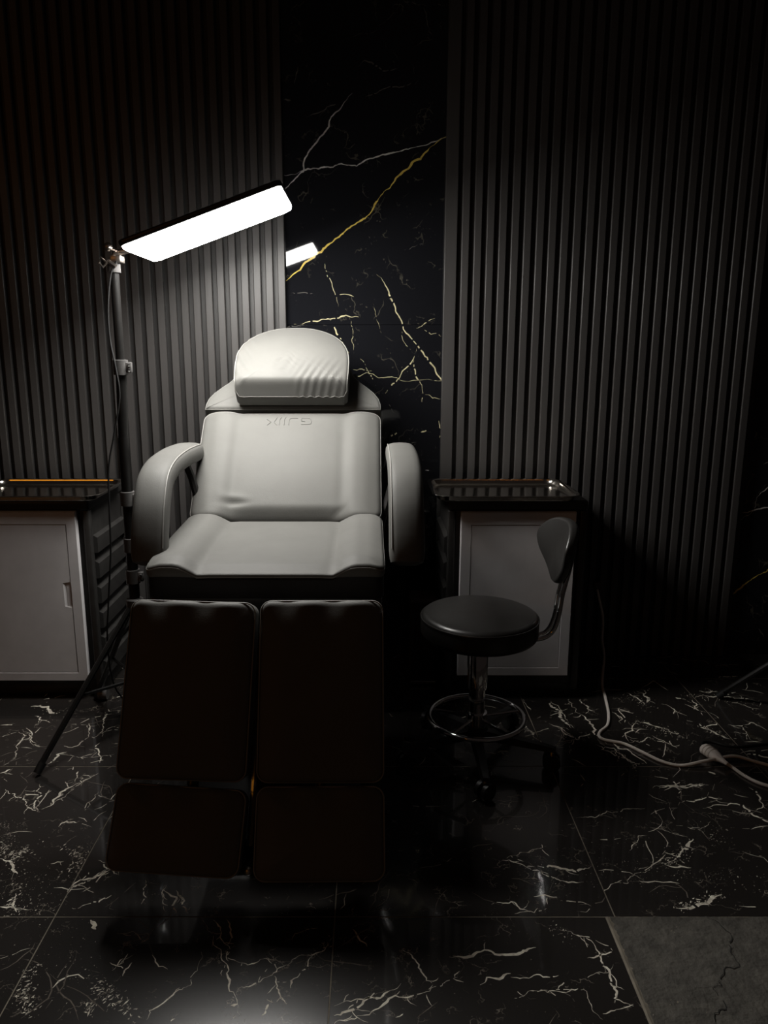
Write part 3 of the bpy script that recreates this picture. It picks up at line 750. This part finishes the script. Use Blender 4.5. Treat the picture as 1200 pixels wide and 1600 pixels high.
# ------------------------------------------------------------------ cabinets
def cabinet(root, x0, x1, yf, yb, ztop, dx0, dx1, dz0, dz1, notch, louvres):
    obj('body', MB().add(box(x0 + .006, x1 - .006, yf + .012, yb, 0.05, ztop - .03, .004)), M_cab, root)
    obj('top', box(x0, x1, yf - .002, yb, ztop - .034, ztop, .007, 3), M_cab, root)
    obj('plinth', box(x0 + .012, x1 - .012, yf + .03, yb - .02, 0.0, 0.052, .004), M_cab, root)
    for xx in (x0 + .012, x1 - .012):
        obj('corner_post', box(xx - .012, xx + .012, yf, yf + .024, 0.03, ztop - .034, .005, 3), M_cab, root)
    fw, gp = .037, .0035
    ix0, ix1, iz0, iz1 = dx0 + fw, dx1 - fw, dz0 + .030 + .004, dz1 - .046
    yd = yf - .014
    fr = MB()
    for a, b, c, d in ((dx0, dx1, dz0, iz0), (dx0, dx1, iz1, dz1), (dx0, ix0, iz0, iz1), (ix1, dx1, iz0, iz1)):
        fr.add(extrude_poly([(a, c), (b, c), (b, d), (a, d)], lambda p, q, t: Vector((p, t, q)), yd + .003, yf + .004))
    door = obj('door', box(dx0, dx1, yd + .006, yf + .006, dz0, dz1, .003), M_door, root)
    # raised frame with mitred look, around the inset panel
    V = []
    ring = [(dx0, dz0, dx1, dz1, yd + .006), (dx0 + .003, dz0 + .003, dx1 - .003, dz1 - .003, yd), (ix0 - gp, iz0 - gp, ix1 + gp, iz1 + gp, yd), (ix0 - .001, iz0 - .001, ix1 + .001, iz1 + .001, yd + .006)]
    for a, b, c, d, y in ring: V += [(a, y, b), (c, y, b), (c, y, d), (a, y, d)]
    Fc = []
    for i in range(3):
        for j in range(4): Fc.append((i * 4 + j, i * 4 + (j + 1) % 4, (i + 1) * 4 + (j + 1) % 4, (i + 1) * 4 + j))
    obj('door_frame', (V, Fc), M_door, door, smooth=False)
    P = [(ix0, iz0), (ix1, iz0)]
    if notch:
        nz0, nz1, nd = notch
        P += [(ix1, nz0), (ix1 - nd, nz0 + .004), (ix1 - nd, nz1 - .004), (ix1, nz1)]
    P += [(ix1, iz1), (ix0, iz1)]
    bm = bmesh.new(); vs_ = [bm.verts.new((x, yd + .001, z)) for x, z in P]; f = bm.faces.new(vs_)
    ex = bmesh.ops.extrude_face_region(bm, geom=[f]); bmesh.ops.translate(bm, vec=(0, .0045, 0), verts=[v for v in ex['geom'] if isinstance(v, bmesh.types.BMVert)])
    bm.verts.index_update(); vf = ([v.co.copy() for v in bm.verts], [[v.index for v in q.verts] for q in bm.faces]); bm.free()
    obj('door_panel', vf, M_door, door, smooth=False)
    if notch:
        nz0, nz1, nd = notch
        V = [(ix1 - nd, yd + .001, nz0 + .004), (ix1 - nd + .010, yd + .0055, nz0 + .004), (ix1 - nd + .010, yd + .0055, nz1 - .004), (ix1 - nd, yd + .001, nz1 - .004)]
        obj('finger_pull', MB().add((V, [(0, 1, 2, 3)])).add(box(ix1 - nd + .010, ix1 + .001, yd + .004, yd + .0058, nz0, nz1)), [M_door, M_back][0], door, smooth=False)
    for sx in louvres:
        X = x1 - .006 if sx > 0 else x0 + .006
        me = None
        for k in range(7):
            z = .062 + .0895 * k
            prof = [(0, .002), (.016, .004), (.016, .056), (.002, .064), (0, .064)]
            V = []
            for y in (yf + .035, yb - .02):
                for dx, dz in prof: V.append((X + sx * (dx - .002), y, z + dz))
            Fc = [(0, 1, 2, 3, 4), (9, 8, 7, 6, 5)] + [(i, 5 + i, 5 + (i + 1) % 5, (i + 1) % 5) for i in range(5)]
            if z + .08 < ztop - .034: obj('side_louvre', (V, Fc), M_cab, root, smooth=False)
        obj('rear_post', box(min(X, X + sx * .014), max(X, X + sx * .014), yb - .022, yb, 0.03, ztop - .034, .003), M_cab, root)
ZT = 0.700
cabl = thing('cabinet', 'black cabinet with grey door and louvred side, left of the lamp stand', 'cabinet', (-1.155, 2.64, 0), 'low cabinets against the slatted wall')
cabinet(cabl, -1.385, -0.925, 2.470, 2.825, ZT, -1.345, -0.965, 0.069, 0.666, (.335, .425, .024), (1,))
cabr = thing('cabinet', 'black cabinet with plain grey door behind the wheeled stool', 'cabinet', (0.489, 2.64, 0), 'low cabinets against the slatted wall')
cabinet(cabr, 0.258, 0.718, 2.470, 2.825, ZT, 0.299, 0.679, 0.088, 0.664, None, (-1,))
obj('caster', tube([(-0.935, 2.458, .022), (-0.905, 2.458, .022)], .020, 16), M_grip, cabl)

# ------------------------------------------------------------------ steel trays
def tray(name, x0, x1, y0, y1, z, label):
    hw, hd = (x1 - x0) / 2, (y1 - y0) / 2; O = Vector(((x0 + x1) / 2, (y0 + y1) / 2, z))
    def rr(ins, r, zz): return [O + Vector((p[0], p[1], zz)) for p in [(a, b) for a, b in outline(hw - ins, hd - ins, r)]]
    def outline(a, b, r, n=10):
        P = []
        for cx, cy, a0 in ((a - r, b - r, 0), (-a + r, b - r, 90), (-a + r, -b + r, 180), (a - r, -b + r, 270)):
            for i in range(n + 1): t = radians(a0 + 90 * i / n); P.append((cx + r * cos(t), cy + r * sin(t)))
        return P
    order = [(.032, .028, .0018), (.026, .034, .0024), (.0185, .0415, .0055), (.0148, .0452, .0195), (.008, .052, .0222), (.001, .059, .0226), (0, .060, .0216), (.001, .059, .0204), (.006, .054, .0202), (.0150, .0450, .0180), (.0200, .0400, .0040), (.027, .033, .0004), (.032, .028, 0)]
    V = []; Fc = []; n = None
    for ins, r, zz in order:
        ring = rr(ins, r, zz); n = len(ring); V += ring
    for i in range(len(order) - 1):
        for j in range(n): Fc.append((i * n + j, i * n + (j + 1) % n, (i + 1) * n + (j + 1) % n, (i + 1) * n + j))
    Fc.append(tuple(range(n))); Fc.append(tuple((len(order) - 1) * n + j for j in range(n - 1, -1, -1)))
    return tag(obj(name, (V, Fc), M_tray, None, base=True, angle=50), label, 'tray', 'steel trays on the cabinets')
tray('instrument_tray', -1.365, -0.880, 2.428, 2.770, ZT, 'shiny steel tray on the left cabinet with an orange gleam along its rim')
tray('instrument_tray', 0.205, 0.690, 2.425, 2.776, ZT, 'shiny steel tray on the right cabinet, behind the stool')

# ------------------------------------------------------------------ wheeled stool
SX, SY = 0.314, 2.085
stool = thing('wheeled_stool', 'black padded stool with chrome foot ring and small backrest', 'stool', (SX, SY, 0))
cseat = [(0.168 * cos(2 * pi * i / 96), 0.168 * sin(2 * pi * i / 96)) for i in range(96)]
SFt = (Vector((SX, SY, 0.452)), Xv, Yv, Zv)
def st_def(u, v): return -0.004 * sstep(.10, .02, sqrt(u * u + v * v))
ss = obj('seat', pad(cseat, 0.072, 0.018, SFt, None, puff=.009, rings=12), M_vinyl, stool)
obj('piping', torus((SX, SY, 0.440), 0.1675, 0.0022, 72, 6), M_vinyl, ss)
obj('seat_plate', lathe([(.10, .370), (.105, .373), (.105, .379), (.10, .381)], (SX, SY, 0), 32), M_black, stool)
obj('column', MB().add(lathe([(.027, .22), (.029, .222), (.029, .335), (.022, .345), (.022, .386)], (SX, SY, 0), 28)).add(lathe([(.024, .085), (.024, .222)], (SX, SY, 0), 28)), M_chrome, stool)
RZ = .128
ring = obj('foot_ring', torus((SX, SY, RZ), 0.139, 0.0075, 64, 10), M_chrome, stool)
obj('ring_hub', lathe([(.024, RZ - .018), (.031, RZ - .016), (.031, RZ + .016), (.024, RZ + .018)], (SX, SY, 0), 24), M_chrome, ring)
for k in range(5):
    a = radians(16 + 72 * k)
    obj('spoke', tube([(SX + .028 * cos(a), SY + .028 * sin(a), RZ), (SX + .137 * cos(a), SY + .137 * sin(a), RZ)], .0045, 8), M_chrome, ring)
obj('base_hub', lathe([(.020, .062), (.036, .066), (.038, .090), (.028, .100)], (SX, SY, 0), 24), M_black, stool)
for k in range(5):
    a = radians(-91 + 72 * k); d = Vector((cos(a), sin(a), 0)); c = Vector((SX, SY, 0)); s = Vector((-sin(a), cos(a), 0))
    arm = MB()
    V = []
    for t, hw_, zt, zb in ((.02, .020, .094, .066), (.12, .016, .082, .062), (.215, .012, .072, .058), (.232, .010, .069, .058)):
        for q, zz in ((-hw_, zb), (hw_, zb), (hw_ * .7, zt), (-hw_ * .7, zt)): V.append(c + d * t + s * q + Vector((0, 0, zz)))
    Fc = [(3, 2, 1, 0), (12, 13, 14, 15)] + [(i * 4 + j, i * 4 + (j + 1) % 4, (i + 1) * 4 + (j + 1) % 4, (i + 1) * 4 + j) for i in range(3) for j in range(4)]
    al = obj('base_arm', (V, Fc), M_black, stool, angle=25)
    tw = d * .0 + c + d * .222
    wd = (d * cos(.7 + k) + s * sin(.7 + k))
    cs = obj('caster', MB().add(tube([tw + wd * .006 + Vector((0, 0, .025)), tw + wd * .018 + Vector((0, 0, .025))], .025, 20)).add(tube([tw - wd * .006 + Vector((0, 0, .025)), tw - wd * .018 + Vector((0, 0, .025))], .025, 20)), M_black, stool)
    obj('caster_stem', tube([tw + Vector((0, 0, .03)), tw + Vector((0, 0, .062))], .007, 8), M_chrome, cs)
# backrest: an egg-shaped curved pad on a bent chrome strap pair, standing at the right of the seat
bd = Vector((cos(radians(6)), sin(radians(6)), 0)); bs = Vector((-bd.y, bd.x, 0))
Bc = Vector((SX, SY, 0)) + bd * 0.222
bo = []
for i in range(72):
    a = 2 * pi * i / 72; yy = sin(a); 
    wv_ = 0.128 * (0.62 + 0.38 * sstep(-1.0, .45, yy)) * (1.0 if yy > -.2 else 1 - .30 * sstep(-.2, -1, yy))
    bo.append((math.copysign(abs(cos(a)) ** .85, cos(a)) * wv_, 0.628 + 0.094 * yy))
tl = radians(9)
nrm = (-bd * cos(tl) - Zv * sin(tl) * -1).normalized(); upv = (Zv * cos(tl) + bd * sin(tl)).normalized(); nrm = bs.cross(upv); nrm = nrm if nrm.dot(bd) < 0 else -nrm
BFr = (Bc - upv * 0.628 + Vector((0, 0, .628)), bs if bs.cross(upv).dot(nrm) > 0 else -bs, upv, nrm)
def bk_def(u, v): return 0.9 * u * u * 1.6
def pad_curved(outline, T, er, fr, curve):
    VV, FF = pad(outline, T, er, fr, None, puff=.006, rings=8)
    O, U, V_, W_ = fr
    return [p + W_ * curve * ((p - O).dot(U)) ** 2 for p in VV], FF
bk = obj('backrest', pad_curved(bo, 0.030, 0.011, BFr, 2.2), M_vinyl, stool)
for q in (-.014, .014):
    pth = [Vector((SX, SY, 0)) + bd * .06 + bs * q + Vector((0, 0, .368)), Vector((SX, SY, 0)) + bd * .16 + bs * q + Vector((0, 0, .368)),
           Vector((SX, SY, 0)) + bd * .205 + bs * q + Vector((0, 0, .382)), Vector((SX, SY, 0)) + bd * .226 + bs * q + Vector((0, 0, .425)),
           Vector((SX, SY, 0)) + bd * .236 + bs * q + Vector((0, 0, .50)), Vector((SX, SY, 0)) + bd * .252 + bs * q + Vector((0, 0, .575)), Vector((SX, SY, 0)) + bd * .263 + bs * q + Vector((0, 0, .64))]
    obj('back_bar', tube(smooth_path(pth, 6), .0075, 10), M_chrome, stool)
obj('back_bracket', box(Bc.x + .018, Bc.x + .034, Bc.y - .032, Bc.y + .032, .60, .66, .003), M_black, stool)

# ------------------------------------------------------------------ the bare light stand at the right edge
RX, RY = 1.47, 2.24
st2 = thing('light_stand', 'black tripod light stand at the right edge, one leg reaching into view', 'stand', (RX, RY, 0))
f3 = on_floor(1122, 1091)
tripod(st2, RX, RY, [(f3.x, f3.y), (RX + .33, RY + .2), (RX + .06, RY - .36)], 0.36)
obj('pole', tube([(RX, RY, .12), (RX, RY, .90)], .0165, 16), M_blackm, st2, angle=60)
obj('upper_pole', tube([(RX, RY, .88), (RX, RY, 1.45)], .0125, 16), M_blackm, st2, angle=60)
obj('clamp', lathe([(.0165, -.022), (.0215, -.021), (.0215, .021), (.0165, .022)], (RX, RY, .89), 24), M_grip, st2)

# ------------------------------------------------------------------ cords on the floor
CR = .0048
P = [on_wall(932, 914, YW - .034), on_wall(936, 935, YW - .036), on_wall(942, 965, YW - .045), on_wall(941, 1000, YW - .06), on_wall(944, 1025, YW - .09)]
P += [on_floor(x, y, CR) for x, y in ((941, 1068), (946, 1090), (951, 1115), (949, 1133), (938, 1143), (936, 1150), (945, 1156), (975, 1162), (1005, 1176), (1035, 1190), (1065, 1196), (1100, 1194), (1130, 1188), (1150, 1186.5), (1180, 1190), (1215, 1199), (1290, 1215), (1380, 1212), (1400, 1224), (1330, 1238), (1260, 1238), (1205, 1229), (1180, 1221), (1160, 1210), (1146, 1200))]
for i in (16, 17, 18): P[i].z += .010
pw = on_wall(932, 914, YW - .026)
ec = thing('extension_lead', 'white extension lead trailing from the slatted wall across the tiles to its socket end', 'cable', (P[10].x, P[10].y, 0))
obj('wall_plug', box(pw.x - .014, pw.x + .014, YW - .046, YW - .026, pw.z - .012, pw.z + .016, .005, 3), M_bin, ec)
SKT = on_floor(1113, 1178, .016); SK2 = on_floor(1131, 1190, .016)
dd = (SK2 - SKT); dd.z = 0; dd.normalize(); ds = Vector((-dd.y, dd.x, 0))
prof = [(-.036, .013), (-.032, .0165), (-.010, .0170), (.006, .0165), (.018, .0145), (.030, .010), (.046, .0065), (.060, .005)]
V = []; Fc = []; nn = 20
for t, r in prof:
    for j in range(nn):
        a = 2 * pi * j / nn; V.append(SKT + dd * t + ds * r * 1.12 * cos(a) + Zv * (r * .97 * sin(a)))
for i in range(len(prof) - 1):
    for j in range(nn): Fc.append((i * nn + j, i * nn + (j + 1) % nn, (i + 1) * nn + (j + 1) % nn, (i + 1) * nn + j))
Fc += [tuple(range(nn - 1, -1, -1)), tuple((len(prof) - 1) * nn + j for j in range(nn))]
sk = obj('socket_end', (V, Fc), M_wcord, ec)
for t in (-.022, -.010, .002, .012):
    obj('grip_ridge', tube([SKT + dd * t + ds * .019 * cos(a) * (1 - .18 * (t > .01)) + Zv * .0166 * sin(a) * (1 - .18 * (t > .01)) for a in [radians(-20 + 220 * i / 12) for i in range(13)]], .0018, 6), M_wcord, sk)
P.append(SKT + dd * .055)
obj('cable', tube(smooth_path(P, 6), CR, 8), M_wcord, ec)
P = [SKT - dd * .034 + Vector((0, 0, -.004))] + [on_floor(x, y, .004) for x, y in ((1098, 1160), (1112, 1159), (1135, 1165), (1155, 1166.5), (1180, 1164), (1205, 1161.5), (1260, 1158), (1330, 1150))]
P[0] = SKT - dd * .0375; P[0].z = .012
tag(obj('black_cord', tube(smooth_path(P, 6), .0035, 8), M_rubber, None, base=True), 'thin black cord plugged into the white socket on the floor', 'cord')

# ------------------------------------------------------------------ ribbed bin in the gap behind the stool
bl = MB().add(box(.148, .236, 2.58, 2.70, 0.0, 0.312, .006))
bn = thing('ribbed_bin', 'narrow dark brown ribbed bin in the shadow between chair and stool', 'bin', (.192, 2.64, 0))
obj('body', bl, M_bin, bn)
for k in range(7):
    x = .155 + k * .0125
    obj('rib', box(x - .003, x + .003, 2.574, 2.5805, .03, .285, .001, 1), M_bin, bn)
obj('rim', box(.144, .240, 2.572, 2.704, .298, .316, .004), M_bin, bn)
obj('foot_strip', box(.146, .238, 2.570, 2.60, .004, .018, .003), M_steel, bn)
